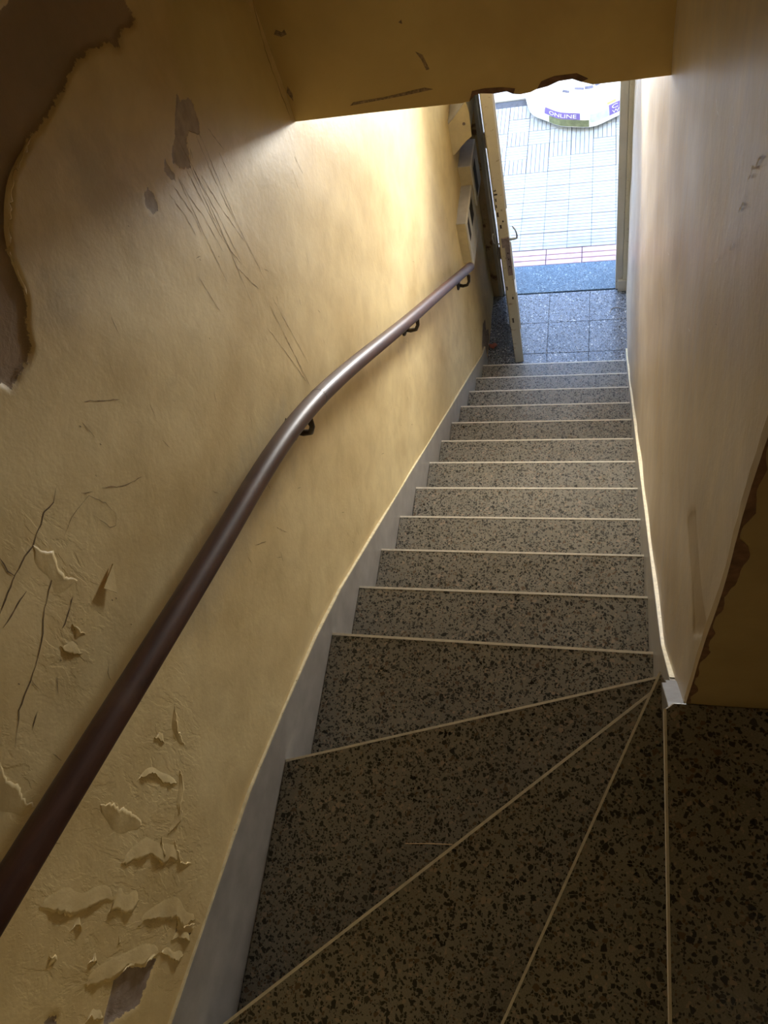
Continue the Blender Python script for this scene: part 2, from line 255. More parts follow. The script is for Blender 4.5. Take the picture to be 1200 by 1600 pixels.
    return m

M = {}
M['paint'] = wall_paint('cream_paint', (.78, .64, .35))
M['paint_plain'] = wall_paint('cream_paint_plain', (.78, .64, .35), masks=False)
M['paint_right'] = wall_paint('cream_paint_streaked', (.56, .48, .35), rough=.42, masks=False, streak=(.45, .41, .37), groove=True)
M['paint_olive'] = wall_paint('olive_cream_paint', (.60, .45, .17), rough=.55, masks=False, mottled=.25)
M['paint_shaded'] = wall_paint('shaded_cream_paint', (.36, .27, .13), rough=.6, masks=False, mottled=.8)  # darker copy of the cream paint; the return wall's shade is in its colour
M['ceiling'] = plain('ceiling_paint', (.72, .68, .58), .8, var=.06, scale=3)
M['terrazzo'] = terrazzo('terrazzo', (.225, .214, .185))
M['terrazzo_tile'] = terrazzo('terrazzo_tile', (.23, .255, .30), rough=.16, dens=.60, dark=(.05, .05, .05), light=(.62, .62, .6), mid=(.22, .21, .2))
M['threshold'] = terrazzo('threshold_stone', (.10, .15, .20), rough=.2, dens=.66, dark=(.04, .06, .08), light=(.36, .44, .46), mid=(.16, .22, .26))
M['strip'] = plain('nosing_strip', (.72, .69, .62), .4, var=.12, scale=60, bumps=.05)
M['skirt'] = plain('grey_cement_skirting', (.36, .345, .325), .28, var=.16, scale=14, dirt=((.45, .45, .45), 55, .70), bumps=.1)
M['skirt_end'] = plain('shaded_skirting_end', (.19, .185, .18), .4, var=.2, scale=40)  # skirting grey darkened as shade, so the strongly lit end block reads dimmer
M['edge_paint'] = plain('skirting_edge_paint', (.72, .64, .42), .5, var=.15, scale=60, dirt=((.30, .22, .10), 90, .62))
M['wood'] = None
M['dark_metal'] = plain('dark_metal', (.045, .032, .022), .4, .6, var=.3)
M['white_wood'] = plain('old_white_door_paint', (.50, .47, .40), .45, var=.08, scale=6, dirt=((.22, .17, .11), 26, .64))
M['beige_wood'] = plain('yellowed_door_paint', (.54, .50, .38), .45, var=.08, scale=6, dirt=((.26, .20, .13), 30, .60))
M['stained'] = plain('stained_plaster', (.50, .38, .22), .7, var=.2, scale=9, dirt=((.17, .10, .055), 10, .56))
M['brick'] = plain('exposed_brick', (.16, .085, .05), .9, var=.4, scale=60, bumps=.6)
M['scratch'] = plain('scratch_brown', (.27, .19, .10), .8, var=.5, scale=160, bumps=0)
M['scar'] = plain('scuff_white', (.72, .68, .62), .7, var=.2, scale=90)
M['crack'] = plain('crack_dark', (.15, .10, .05), .9, var=.4, scale=90, bumps=0)
M['paver'] = plain('pavement_tile', (.42, .43, .44), .7, var=.12, scale=9, bumps=.2)
M['grout'] = plain('pavement_grout', (.09, .09, .10), .9, var=.2)
M['pink'] = plain('pink_edging', (.56, .36, .37), .7, var=.15, scale=20)
M['asphalt'] = plain('road', (.50, .50, .50), .8, var=.1)
M['render_white'] = plain('white_render', (.70, .74, .80), .8, var=.04, scale=1)
M['dark'] = plain('dark_void', (.012, .011, .010), .6, var=.2)
M['box_top'] = plain('cabinet_lit_grey', (.50, .50, .52), .45, var=.1, scale=20)  # door light on the upward cabinet faces, put into a greyer colour
M['box_cream'] = plain('cabinet_cream_paint', (.62, .54, .34), .5, var=.1, scale=20)
M['box_white'] = plain('cabinet_white_paint', (.66, .66, .64), .45, var=.08, scale=20)
M['lock'] = plain('worn_lock_metal', (.27, .22, .21), .42, .5, var=.3, scale=60)
M['chrome'] = plain('handle_metal', (.42, .43, .42), .3, .9, var=.15)
M['sack'] = plain('white_plastic_sack', (.80, .80, .80), .35, var=.03, scale=8)
M['purple'] = plain('purple_print', (.17, .12, .42), .5, var=.1)
M['print_white'] = plain('white_lettering', (.85, .85, .86), .5, var=.02)
M['print_green'] = plain('dull_green_print', (.17, .19, .10), .6, var=.4, scale=25)
M['print_grey'] = plain('grey_print', (.16, .15, .20), .6, var=.4, scale=25)
M['print_pale'] = plain('pale_green_print', (.50, .62, .55), .5, var=.15)
M['print_yellow'] = plain('yellow_print', (.62, .58, .18), .5, var=.15)
M['straw'] = plain('dry_straw', (.50, .36, .20), .7, var=.3)
M['red_scrap'] = plain('red_scrap', (.42, .13, .08), .7, var=.3)
M['leaf_dry'] = plain('dry_leaf', (.40, .34, .28), .7, var=.3)
def wood_mat():
    m, n, l, b = new_mat('varnished_rail'); p = posvec(n, l, (40, 5, 5)); t = noise(n, l, 1.5, 6, p, .6, .5)
    r = ramp(n, l, t.outputs[0], [(.3, (.045, .016, .009)), (.7, (.10, .042, .025))])
    w = noise(n, l, 9, 5, posvec(n, l), .65); k = ramp(n, l, w.outputs[0], [(.55, (0, 0, 0)), (.72, (1, 1, 1))])
    c = mix(n, l, math_(n, l, 'MULTIPLY', k.outputs[0], .5), r.outputs[0], (.13, .075, .05))
    l.new(c, b.inputs['Base Color']); b.inputs['Roughness'].default_value = .44
    bump(n, l, b, t.outputs[0], .06); return m
M['wood'] = wood_mat()

# ------------------------------------------------------------------ setting: walls
R = .175; WD = .889                      # riser height, clear stair width
def wall_h(y, z):                        # slow unevenness of the hand-laid plaster
    return .0016 * np.sin(5.1 * y + 2.3 * z) + .0013 * np.sin(9.7 * z - 6.3 * y + 1) + .0007 * np.sin(23 * y + 17 * z)
def axis_pts(spec):
    out = []
    for a, b, s in spec: out += list(np.arange(a, b - 1e-6, s))
    return np.array(out + [spec[-1][1]])
def wall_grid(name, ys, zs, xfun, keep, attrs, mat, flip=False):
    Y, Z = np.meshgrid(ys, zs, indexing='ij'); P = np.stack([Y.ravel(), Z.ravel()], 1)
    A = {k: f(P) for k, f in attrs.items()}
    X = xfun(P, A); V = np.stack([X, P[:, 0], P[:, 1]], 1)
    ny, nz = len(ys), len(zs); i, j = np.meshgrid(np.arange(ny - 1), np.arange(nz - 1), indexing='ij')
    q = np.stack([i * nz + j, (i + 1) * nz + j, (i + 1) * nz + j + 1, i * nz + j + 1], -1).reshape(-1, 4)
    q = q[keep(P[q].mean(1))]
    if flip: q = q[:, ::-1]
    used = np.unique(q); remap = np.full(len(V), -1); remap[used] = np.arange(len(used)); q = remap[q]; V = V[used]
    me = bpy.data.meshes.new(name); me.vertices.add(len(V)); me.vertices.foreach_set('co', V.ravel())
    me.loops.add(q.size); me.loops.foreach_set('vertex_index', q.ravel().astype(np.int32))
    me.polygons.add(len(q)); me.polygons.foreach_set('loop_start', np.arange(0, q.size, 4, dtype=np.int32))
    me.polygons.foreach_set('use_smooth', np.ones(len(q), bool)); me.update(calc_edges=True)
    for k, a in A.items():
        at = me.attributes.new(k, 'FLOAT', 'POINT'); at.data.foreach_set('value', np.clip(a[used], -5, 5).astype(np.float32))
    me.materials.append(mat); o = bpy.data.objects.new(name, me); C.objects.link(o); return o
def bare_f(P):
    return np.maximum(np.minimum(sdf(P, [BARE]), -sdf(P, [BARE_KEEP])), -5)
left_attrs = dict(bare=bare_f, under=lambda P: sdf(P, UNDER), hole=lambda P: sdf(P, HOLES + [LOWPEEL]), stain=lambda P: sdf(P, STAINS),
                  peel=lambda P: .10 - np.min([seg_dist(P, p) for p in LIPS], axis=0), olive=lambda P: sdf(P, [OLIVE]), grime=lambda P: sdf(P, [GRIME]), rough=lambda P: (2.99 + .22 * (-2.6 - P[:, 0]) - P[:, 1]))
def left_x(P, A):
    s = lambda d, w=.006: np.clip(d / w + .5, 0, 1)
    return wall_h(P[:, 0], P[:, 1]) - .006 * s(A['bare'], .008) - .003 * s(A['hole']) - .0008 * s(A['under'])
wall_left = wall_grid('wall_left', axis_pts([(-3.82, -1.5, .0065), (-1.5, .78, .016)]), axis_pts([(-.4, 2.0, .016), (2.0, 3.95, .0065), (3.95, 5.2, .05)]),
                      left_x, lambda c: c[:, 1] > -.78 * c[:, 0] - .45, left_attrs, M['paint'])
tag(wall_left, kind='structure')
boxo('wall_backing', -.2, -.012, -3.95, .78, -.4, 5.3, M['paint_plain'], wall_left)
# --- paint flakes: lifted edges with a real underside
def jag(poly, step, amp):
    out = []
    for (a, b) in zip(poly[:-1], poly[1:]):
        a = np.array(a); b = np.array(b); L = np.hypot(*(b - a)); k = max(1, int(L / step))
        nrm = np.array([-(b - a)[1], (b - a)[0]]) / (L + 1e-9)
        for i in range(k):
            out.append(a + (b - a) * i / k + nrm * (rng.normal() * amp if 0 < i or out else 0))
    out.append(np.array(poly[-1])); return np.array(out)
def flake(poly, h0, T, parent, x0=0.0, sgn=1, mat=None):
    P = jag(poly, .0045, .0016); n = len(P)
    tg = np.gradient(P, axis=0); nr = np.stack([-tg[:, 1], tg[:, 0]], 1); nr /= np.hypot(*nr.T)[:, None] + 1e-9
    ch = P[-1] - P[0]; cn = np.array([-ch[1], ch[0]])
    up = cn if cn[1] > 0 else -cn
    up = up / (np.hypot(*up) + 1e-9)
    nr[(nr @ up) < 0] *= -1
    base = np.array([np.convolve(np.pad(P[:, c], 6, mode='edge'), np.ones(13) / 13, 'valid') for c in (0, 1)]).T
    nr = np.tile(up, (n, 1))
    s = np.linspace(0, 1, n); prof = np.clip(np.minimum(s, 1 - s) * 6, 0, 1) * (.65 + .35 * np.sin(s * 2.1 * max(2, len(poly)) + P[0, 0] * 40))
    win = .25 + .75 * np.clip(np.minimum(s, 1 - s) * 3, 0, 1) ** .7 * (.8 + .2 * np.sin(s * 9 + P[0, 1] * 30))
    rows = []
    for t in (.004, 0, 0, .15, .35, .65, 1.0):
        k = len(rows)
        if k == 0: h = h0 * prof * .25 - .0012; q = P + nr * (T * .2 * win)[:, None]
        elif k == 1: h = h0 * prof - .0011; q = P
        else: h = h0 * prof * (1 - t) ** 2 + (.0006 if t < 1 else -.0008); q = P * (1 - min(1, t * 1.6)) + base * min(1, t * 1.6) + nr * (T * t * win)[:, None]
        rows.append(np.stack([x0 + sgn * (wall_h(q[:, 0], q[:, 1]) + h), q[:, 0], q[:, 1]], 1))
    V = np.concatenate(rows); F = []
    for r in range(len(rows) - 1):
        for i in range(n - 1): F.append((r * n + i, r * n + i + 1, (r + 1) * n + i + 1, (r + 1) * n + i))
    o = mesh_obj('paint_flake', V, F, mat or M['paint_plain'], parent, True); return o
for k, p in enumerate(LIPS): flake(p, .0030 if k > 2 else .0022, .045 if len(p) > 4 else .02, wall_left)
flake([BARE[i] for i in range(23, 38)], .0018, .010, wall_left)
for hp in HOLES[:2]: flake(hp[:5], .004, .015, wall_left)
t0, t1, t2 = TRI
mesh_obj('paint_flake', [(.005, *t0), (.001, *t1), (.006, *t2), (.0038, *t0), (-.001, *t1), (.0048, *t2)],
         [(0, 1, 2), (3, 5, 4), (0, 3, 4, 1), (1, 4, 5, 2), (2, 5, 3, 0)], M['paint_plain'], wall_left)
def ribbons(name, lines, width, mat, parent, x0=0., sgn=1, off=.0005, amp=.0006):
    V = []; F = []
    for ln in lines:
        P = jag(ln, .008, amp) if len(ln) > 1 else np.array([ln[0], (ln[0][0], ln[0][1] - .004)])
        if len(P) < 2: continue
        tg = np.gradient(P, axis=0); nr = np.stack([-tg[:, 1], tg[:, 0]], 1); nr /= np.hypot(*nr.T)[:, None] + 1e-9
        n = len(P); s = np.linspace(0, 1, n); w = width * (.35 + .65 * np.abs(np.sin(s * 9 + P[0, 0] * 50))) * np.clip(np.minimum(s, 1 - s) * 8 + .25, 0, 1)
        b = len(V)
        for q, a in zip(P, (nr * w[:, None] / 2)):
            for e in (1, -1):
                c = q + e * a; V.append((x0 + sgn * (wall_h(c[0], c[1]) + off), c[0], c[1]))
        for i in range(n - 1): F.append((b + 2 * i, b + 2 * i + 1, b + 2 * i + 3, b + 2 * i + 2))
    o = mesh_obj(name, V, F, mat, parent); o['kind'] = 'stuff'; return o
ribbons('scratch', SCRATCH, .0016, M['scratch'], wall_left)
ribbons('hairline_scratch', HAIR, .0011, M['scratch'], wall_left)
ribbons('crack', CRACK, .0024, M['crack'], wall_left, amp=.0012)
ribbons('pit', [[d] for d in DOTS], .006, M['crack'], wall_left)
specks = []
for k in range(170):
    y = rng.uniform(-3.4, .1); z = -.75 * y + rng.uniform(.12, 1.35); a = rng.uniform(.9, 2.2); L_ = rng.uniform(.004, .035)
    specks.append([(y, z), (y + L_ * math.cos(a), z - L_ * math.sin(a))])
for k in range(60):
    y = rng.normal(-.15, .22); z = -.75 * y + rng.uniform(.10, .40); L_ = rng.uniform(.01, .05); specks.append([(y, z), (y + L_ * .2, z - L_)])
ribbons('speck', specks, .0013, M['scratch'], wall_left)

# right wall: thin plaster face on a slab, with the long shallow chip near the corner
XR = .897
right_attrs = dict(groove=lambda P: sdf(P, [GROOVE]))
wall_right = wall_grid('wall_right', axis_pts([(-2.9, -2.3, .006), (-2.3, .78, .03)]), axis_pts([(-.4, 2.2, .03), (2.2, 3.5, .006), (3.5, 5.2, .06)]),
                       lambda P, A: XR - wall_h(P[:, 0] + 3, P[:, 1]) + .002 * np.clip(A['groove'] / .012 + .5, 0, 1),
                       lambda c: c[:, 1] > -.8 * c[:, 0] - .5, right_attrs, M['paint_right'], True)
tag(wall_right, kind='structure')
boxo('wall_backing', XR + .005, 1.05, -2.8995, .78, -.4, 5.3, M['paint_plain'], wall_right)
ribbons('scuff', SMEAR, .004, M['scar'], wall_right, XR, -1, amp=.002)
ribbons('pit', RDARK, .004, M['crack'], wall_right, XR, -1)
ribbons('crack', [NOTCH], .003, M['crack'], wall_right, XR, -1)
# return wall round the corner, with its worn arris
zz = np.arange(2.6, 5.21, .03)
arris = lambda z: XR - wall_h(.1, z)
edge = [(arris(z) - .0012 + rng.uniform(-.0006, .0006), z) for z in zz]
wall_corner = prismo('wall_corner', [(2.3, 2.6)] + edge + [(2.3, 5.2)], 1, -2.918, -2.9, M['paint_shaded']); tag(wall_corner, kind='structure')
cv = []; cf = []
for k, z in enumerate(np.arange(2.63, 3.6, .009)):
    w = max(0, .0025 + .003 * math.sin(31 * z) + .003 * math.sin(77 * z + 1) + .002 * rng.random()) + .014 * max(0, 1 - abs(z - 3.165) / .05) ** .6
    cv += [(arris(z) - .0014, -2.9184, z), (arris(z) + .001 + w, -2.9184, z)]
    if k: cf.append((2 * k - 2, 2 * k - 1, 2 * k + 1, 2 * k))
mesh_obj('worn_arris', cv, cf, M['brick'], wall_corner)
boxo('wall_backing', 1.05, 2.3, -2.9, -2.75, 2.4, 5.3, M['paint_plain'], wall_corner)
tag(boxo('wall_back', -.2, 2.4, -3.97, -3.82, 1.6, 5.3, M['paint_plain']), kind='structure')
tag(boxo('wall_side', 2.3, 2.45, -3.97, -2.75, 2.4, 5.3, M['paint_plain']), kind='structure')
tag(boxo('ceiling', -.2, 2.45, -3.97, 1.1, 5.2, 5.35, M['ceiling']), kind='structure')
# beam across the passage with its chipped lower arris
be = [(-.012, 2.851), (.20, 2.850), (.42, 2.846), (.440, 2.848), (.455, 2.862), (.47, 2.865), (.50, 2.860), (.53, 2.862), (.545, 2.853), (.56, 2.850), (.585, 2.852), (.60, 2.858),
      (.625, 2.862), (.65, 2.871), (.68, 2.872), (.70, 2.862), (.725, 2.852), (.80, 2.851), (XR + .012, 2.851)]
beam = prismo('wall_upper', be + [(XR + .012, 5.2), (-.012, 5.2)], 1, -1.558, -1.25, M['paint_olive']); tag(beam, kind='structure')
for pts in ([(.440, 2.847), (.455, 2.862), (.47, 2.865), (.50, 2.860), (.53, 2.862), (.545, 2.853), (.55, 2.866), (.52, 2.873), (.48, 2.876), (.45, 2.873)],
            [(.60, 2.858), (.625, 2.862), (.65, 2.871), (.68, 2.872), (.70, 2.862), (.715, 2.868), (.69, 2.884), (.64, 2.884), (.61, 2.875)]):
    prismo('brick_chip', pts, 1, -1.5588, -1.5, M['brick'], beam)
for pts in ([(.02, 3.070), (.035, 3.062), (.05, 3.066), (.048, 3.078), (.04, 3.072), (.028, 3.080)], [(.003, 2.93), (.012, 2.905), (.016, 2.925), (.010, 2.945)],
            [(.335, 2.985), (.35, 2.975), (.36, 2.94), (.352, 2.938), (.345, 2.965)], [(.310, 3.055), (.318, 3.05), (.318, 3.06)], [(.15, 2.875), (.30, 2.884), (.36, 2.890), (.34, 2.897), (.24, 2.886), (.16, 2.883)]):
    prismo('paint_chip', pts, 1, -1.5584, -1.557, M['scratch'], beam)
tag(boxo('ceiling', -.2, 1.05, -1.25, .78, 2.93, 3.05, M['ceiling']), kind='structure')

# front wall round the doorway
tag(boxo('wall_front', -.2, .06, .78, 1.06, -.4, 5.3, M['stained']), kind='structure')
tag(boxo('wall_front', .90, 1.3, .78, 1.06, -.4, 5.3, M['paint_plain']), kind='structure')
tag(boxo('wall_front', .06, .90, .78, 1.06, 1.90, 5.3, M['paint_plain']), kind='structure')
for a, b in ((-8, -.2), (1.3, 9)): tag(boxo('wall_front', a, b, .9, 1.06, -.4, 8.5, M['paint_plain']), kind='structure')
tag(boxo('wall_front', -.2, 1.3, .9, 1.06, 5.3, 8.5, M['paint_plain']), kind='structure')
# the sunlit house fronts over the road, whose light comes in at the door
tag(boxo('wall_opposite', -12, 13, 10.0, 10.4, -.4, 4.6, M['render_white']), kind='structure')

# ------------------------------------------------------------------ lower landing floor
floor = boxo('floor', -.05, .92, -.02, .786, -.30, -.182, M['grout']); tag(floor, kind='structure')
xs = [-.05, .123, .391, .659, .905]; ysn = [-.015, .241, .507, .776]
for i in range(4):
    for j in range(3):
        o = boxo('floor_tile', xs[i] + .0012, xs[i + 1] - .0012, ysn[j] + .0012, ysn[j + 1] - .0012, -.182, -.175 + random.uniform(-.0006, .0006), M['terrazzo_tile'], floor, .001)
threshold = boxo('trim_1', -.05, 1.0, .781, 1.048, -.34, -.171, M['threshold'], None, .004); tag(threshold, kind='structure')

# ------------------------------------------------------------------ staircase
stair = empty('staircase', (.45, 0, -.175)); tag(stair, 'narrow grey terrazzo staircase with pale nosing strips going down to the street door', 'staircase')
def part(o): o.parent = stair; o.matrix_parent_inverse = Matrix.Translation((-.45, 0, .175)); return o
X0, X1 = .007, WD
NOSE = [.012, -.230, -.468, -.707, -.940, -1.173, -1.410, -1.648, -1.883, -2.114, -2.338]
def strip_between(a, b, z, w=.0062):
    """pale strip let into the front edge of a tread, running from a to b"""
    a = Vector((*a, 0)); b = Vector((*b, 0)); d = (b - a).normalized(); n = Vector((d.y, -d.x, 0))
    if n.y > 0 and abs(d.x) > .5: n = -n
    if abs(d.x) <= .5: n = Vector((1, 0, 0)) if n.x < 0 else n
    pts = [(a.x, a.y), (b.x, b.y), ((b + n * w).x, (b + n * w).y), ((a + n * w).x, (a + n * w).y)]
    return pts
def add_tread(outline, z, a, b, w=.0062):
    t = part(prismo('tread', outline, 2, z - .04, z, M['terrazzo'], None, .002))
    pts = strip_between(a, b, z, w)
    a3 = Vector((*a, 0)); b3 = Vector((*b, 0)); q = (Vector((*pts[2], 0)) - b3).normalized() * .0008
    pts = [(p[0] - q.x, p[1] - q.y) for p in pts[:2]] + list(pts[2:])
    s = prismo('nosing_strip', pts, 2, z - .020, z + .0008, M['strip']); s.parent = t
    return t
for k, y in enumerate(NOSE):
    z = k * R; yb = (NOSE[k + 1] if k < 10 else -2.57) - .03
    add_tread([(X0, y), (X1, y), (X1, yb), (X0, yb)], z, (X0, y), (X1, y))
    part(boxo('riser', X0, X1, y - .045, y - .02, z - R, z - .04, M['terrazzo']))
# winders fan round the corner of the right wall
A11, B11 = (X0, -2.566), (X1, -2.573)
A12, B12 = (X0, -2.968), (.884, -2.697)
A13, B13 = (X0, -3.553), (.862, -2.788)
A14, B14 = (.437, -3.82), (.866, -2.805)
A15, B15 = (.851, -3.82), (.860, -2.930)
add_tread([A11, B11, (X1, -2.75), (X0, -3.00)], 11 * R, A11, B11)
add_tread([A12, B12, (X1, -2.80), (.87, -2.83), (X0, -3.60)], 12 * R, A12, B12, .005)
add_tread([A13, B13, (X1, -2.80), (X1, -2.86), (.46, -3.82), (X0, -3.82)], 13 * R, A13, B13, .005)
add_tread([A14, B14, (.90, -2.86), (.90, -3.82)], 14 * R, A14, B14, .0038)
add_tread([A15, B15, (.875, -2.918), (1.14, -2.918), (1.14, -3.82)], 15 * R, A15, B15, .0032)
add_tread([(1.11, -3.82), (1.11, -2.918), (2.3, -2.918), (2.3, -3.82)], 16 * R, (1.11, -3.82), (1.11, -2.918), .005)
def riser_line(a, b, z, back=.02):
    a = Vector(a); b = Vector(b); d = (b - a).normalized(); n = Vector((d.y, -d.x))
    if n.dot(Vector((.3, -1))) < 0: n = -n
    p = [a + n * back, b + n * back, b + n * (back + .02), a + n * (back + .02)]
    part(prismo('riser', [(q.x, q.y) for q in p], 2, z - R, z - .04, M['terrazzo']))
for a, b, k in ((A11, B11, 11), (A12, B12, 12), (A13, B13, 13), (A14, B14, 14), (A15, B15, 15)): riser_line(a, b, k * R)
part(boxo('riser', 1.13, 1.15, -3.82, -2.918, 15 * R, 16 * R - .04, M['terrazzo']))

# skirtings
def skirt(name, top, x0, x1, edge_x):
    low = [(y, z - (.42 if y > -2.6 else .52)) for y, z in top[::-1]]
    o = prismo(name, top + low, 0, x0, x1, M['skirt']); tag(o, kind='structure')
    bm = bmesh.new(); d = .005
    et = [p for p in top if p[0] > -2.81 or name == 'baseboard_left']
    prism(bm, et + [(y, z + d) for y, z in et[::-1]], 0, *edge_x)
    bm_obj('painted_edge', bm, M['edge_paint'], o); return o
ltop = [(.19, -.03), (.06, .045), (-.80, .690), (-1.645, 1.332), (-2.422, 1.914), (-2.62, 2.038), (-2.866, 2.170), (-3.081, 2.272), (-3.40, 2.375), (-3.82, 2.50)]
skirt('baseboard_left', ltop, -.012, .0065, (-.012, .0062))
rtop = [(.205, -.123), (-.52, .439), (-1.6, 1.325), (-2.30, 1.905), (-2.664, 2.213), (-2.80, 2.40), (-2.897, 2.56)]
br_ = skirt('baseboard_right', rtop, WD - .002, XR + .01, (WD - .0015, XR + .01))
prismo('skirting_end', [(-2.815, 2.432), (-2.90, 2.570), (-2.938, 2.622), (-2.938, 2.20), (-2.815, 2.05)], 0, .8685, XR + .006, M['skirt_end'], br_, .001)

# ------------------------------------------------------------------ street door
door = empty('door_1', (.45, .82, -.175)); tag(door, kind='structure')
def dpart(o, parent=None):
    if parent is None: o.parent = door; o.matrix_parent_inverse = Matrix.Translation((-.45, -.82, .175))
    else: o.parent = parent
    return o
dpart(prismo('jamb', [(.825, .775), (.868, .775), (.868, .79), (.902, .79), (.902, .90), (.80 + .025, .90)], 2, -.171, 1.90, M['white_wood']))
dpart(prismo('jamb', [(.870, .765), (.90, .765), (.90, .79), (.870, .79)], 2, -.08, 1.90, M['beige_wood']))
dpart(boxo('plinth_block', .840, .896, .752, .792, -.175, -.080, M['white_wood'], None, .003))
dpart(prismo('jamb', [(.045, .770), (.066, .770), (.070, .79), (.080, .79), (.080, .90), (.045, .90)], 2, -.171, 1.90, M['white_wood']))
dpart(boxo('door_head', .06, .90, .79, .90, 1.84, 1.90, M['white_wood']))
hx, hy = .100, .815; nx, ny = .192, .155; dv = Vector((nx - hx, ny - hy)); L = dv.length; dv.normalize(); pv = Vector((-dv.y, dv.x))
if pv.x < 0: pv = -pv
def leafp(s, t): q = Vector((hx, hy)) + dv * s + pv * t; return (q.x, q.y)
def lq(s0, s1, t0, t1): return [leafp(s0, t0), leafp(s1, t0), leafp(s1, t1), leafp(s0, t1)]
leaf = dpart(prismo('door_leaf', lq(0, L, 0, .055), 2, -.160, 1.835, M['beige_wood'], None, .003))
for z0, z1 in ((.05, .75), (.98, 1.70)):
    dpart(prismo('door_panel', lq(.12, L - .12, -.006, .061), 2, z0, z1, M['white_wood'], None, .005), leaf)
dpart(prismo('weather_bar', lq(.02, L - .01, .055, .063), 2, .145, .46, M['box_white']), leaf)
dpart(prismo('lock_plate', lq(L - .002, L + .003, .025, .052), 2, .615, .885, M['lock']), leaf)
dpart(prismo('lock_keeper', lq(L - .002, L + .004, .010, .054), 2, .825, .895, M['lock'], None, .002), leaf)
for z in (.68, .735, .78): dpart(prismo('lock_screw', lq(L + .003, L + .0042, .034, .041), 2, z, z + .008, M['dark_metal']), leaf)
bm = bmesh.new(); c = leafp(L - .035, .055); e = Vector((pv.x, pv.y, 0)); dd = Vector((dv.x, dv.y, 0)); c = Vector((*c, .845))
tube(bm, [c, c + e * .030, c + e * .040 + Vector((0, 0, .004))], .007, 8)
tube(bm, [c + e * .040, c + e * .043 + Vector((0, 0, .020)), c + e * .038 + Vector((0, 0, .045)) - dd * .01, c + e * .024 + Vector((0, 0, .072)) - dd * .02], [.005, .0045, .004, .005], 8)
dpart(bm_obj('door_handle', bm, M['chrome'], None, True), leaf)
bm = bmesh.new(); c = Vector((*leafp(L - .02, 0), .84))
tube(bm, [c, c - e * .022, c - e * .034 + Vector((0, 0, .015)), c - e * .038 + Vector((0, 0, .05)), c - e * .028 + Vector((0, 0, .075))], .004, 8)
dpart(bm_obj('door_handle', bm, M['chrome'], None, True), leaf)
for z in (.15, 1.00, 1.55):
    bm = bmesh.new(); tube(bm, [(.090, .795, z), (.090, .795, z + .10)], .008, 8); box(bm, .078, .112, .792, .800, z, z + .10)
    dpart(bm_obj('hinge', bm, M['lock']), leaf)
for z0, z1, t0_, t1_ in ((1.04, 1.07, .004, .014), (1.10, 1.12, .004, .010), (1.14, 1.16, .006, .012), (.96, .985, .012, .022), (1.00, 1.012, .028, .036), (.50, .53, .006, .012), (.42, .44, .03, .04), (.22, .26, .015, .025), (1.18, 1.19, .003, .02), (1.205, 1.212, .003, .016)):
    dpart(prismo('paint_chip', lq(L - .001, L + .0006, t0_, t1_), 2, z0, z1, M['dark_metal']), leaf)

# ------------------------------------------------------------------ handrail
rail = empty('handrail', (.07, -1.7, 2.1)); tag(rail, 'dark varnished wooden handrail bending along the peeling cream wall', 'handrail')
def rpart(o): o.parent = rail; o.matrix_parent_inverse = Matrix.Translation((-.07, 1.7, -2.1)); return o
ctrl = [(-.14, .985), (-.30, 1.105), (-.808, 1.488), (-1.379, 1.916), (-1.863, 2.288), (-2.06, 2.435), (-2.188, 2.525), (-2.31, 2.602), (-2.43, 2.668), (-2.56, 2.730), (-2.734, 2.806), (-2.976, 2.917), (-3.224, 3.032), (-3.42, 3.122), (-3.80, 3.296)]
cp = np.array(ctrl); tt = np.r_[0, np.cumsum(np.hypot(*np.diff(cp, axis=0).T))]
def cr(t):                                               # Catmull-Rom through the traced points
    i = min(max(np.searchsorted(tt, t) - 1, 0), len(cp) - 2); u = (t - tt[i]) / (tt[i + 1] - tt[i])
    p0, p1, p2, p3 = cp[max(i - 1, 0)], cp[i], cp[i + 1], cp[min(i + 2, len(cp) - 1)]
    return .5 * (2 * p1 + (p2 - p0) * u + (2 * p0 - 5 * p1 + 4 * p2 - p3) * u * u + (3 * p1 - p0 - 3 * p2 + p3) * u ** 3)
path = [(.07, *cr(t)) for t in np.linspace(0, tt[-1], 90)]
bm = bmesh.new(); rads = [.023] * 90; rads[0] = .017; path.insert(1, tuple(Vector(path[0]).lerp(Vector(path[1]), .15))); rads.insert(1, .0225)
tube(bm, path, rads, 24); rpart(bm_obj('rail', bm, M['wood'], None, True))
bm = bmesh.new(); sj = cr(np.interp(-2.165, cp[::-1, 0], tt[::-1])); s2 = cr(np.interp(-2.172, cp[::-1, 0], tt[::-1]))
tube(bm, [(.07, *sj), (.07, *s2)], .0233, 24); rpart(bm_obj('rail_joint', bm, M['dark_metal'], None))
for yb_ in (-.22, -1.24, -2.25, -3.45):
    zr = cr(np.interp(yb_, cp[::-1, 0], tt[::-1]))[1]
    bm = bmesh.new()
    tube(bm, [(.006, yb_ + .012, zr - .096), (.030, yb_ + .008, zr - .100), (.054, yb_ + .003, zr - .090), (.067, yb_, zr - .062), (.070, yb_, zr - .022)], [.0095, .0085, .0075, .007, .009], 10)
    br = rpart(bm_obj('bracket', bm, M['dark_metal'], None, True))
    bm = bmesh.new(); tube(bm, [(-.002, yb_ + .015, zr - .098), (.006, yb_ + .015, zr - .098), (.012, yb_ + .015, zr - .098)], [.027, .027, .016], 20); box(bm, -.002, .003, yb_ - .012, yb_ + .012, zr - .08, zr - .040, .001)
    wp = bm_obj('wall_plate', bm, M['dark_metal']); wp.parent = br
    bm = bmesh.new(); tube(bm, [(.005, yb_ + .032, zr - .098), (.009, yb_ + .032, zr - .098)], .0045, 8)
    sc_ = bm_obj('screw', bm, M['strip']); sc_.parent = br

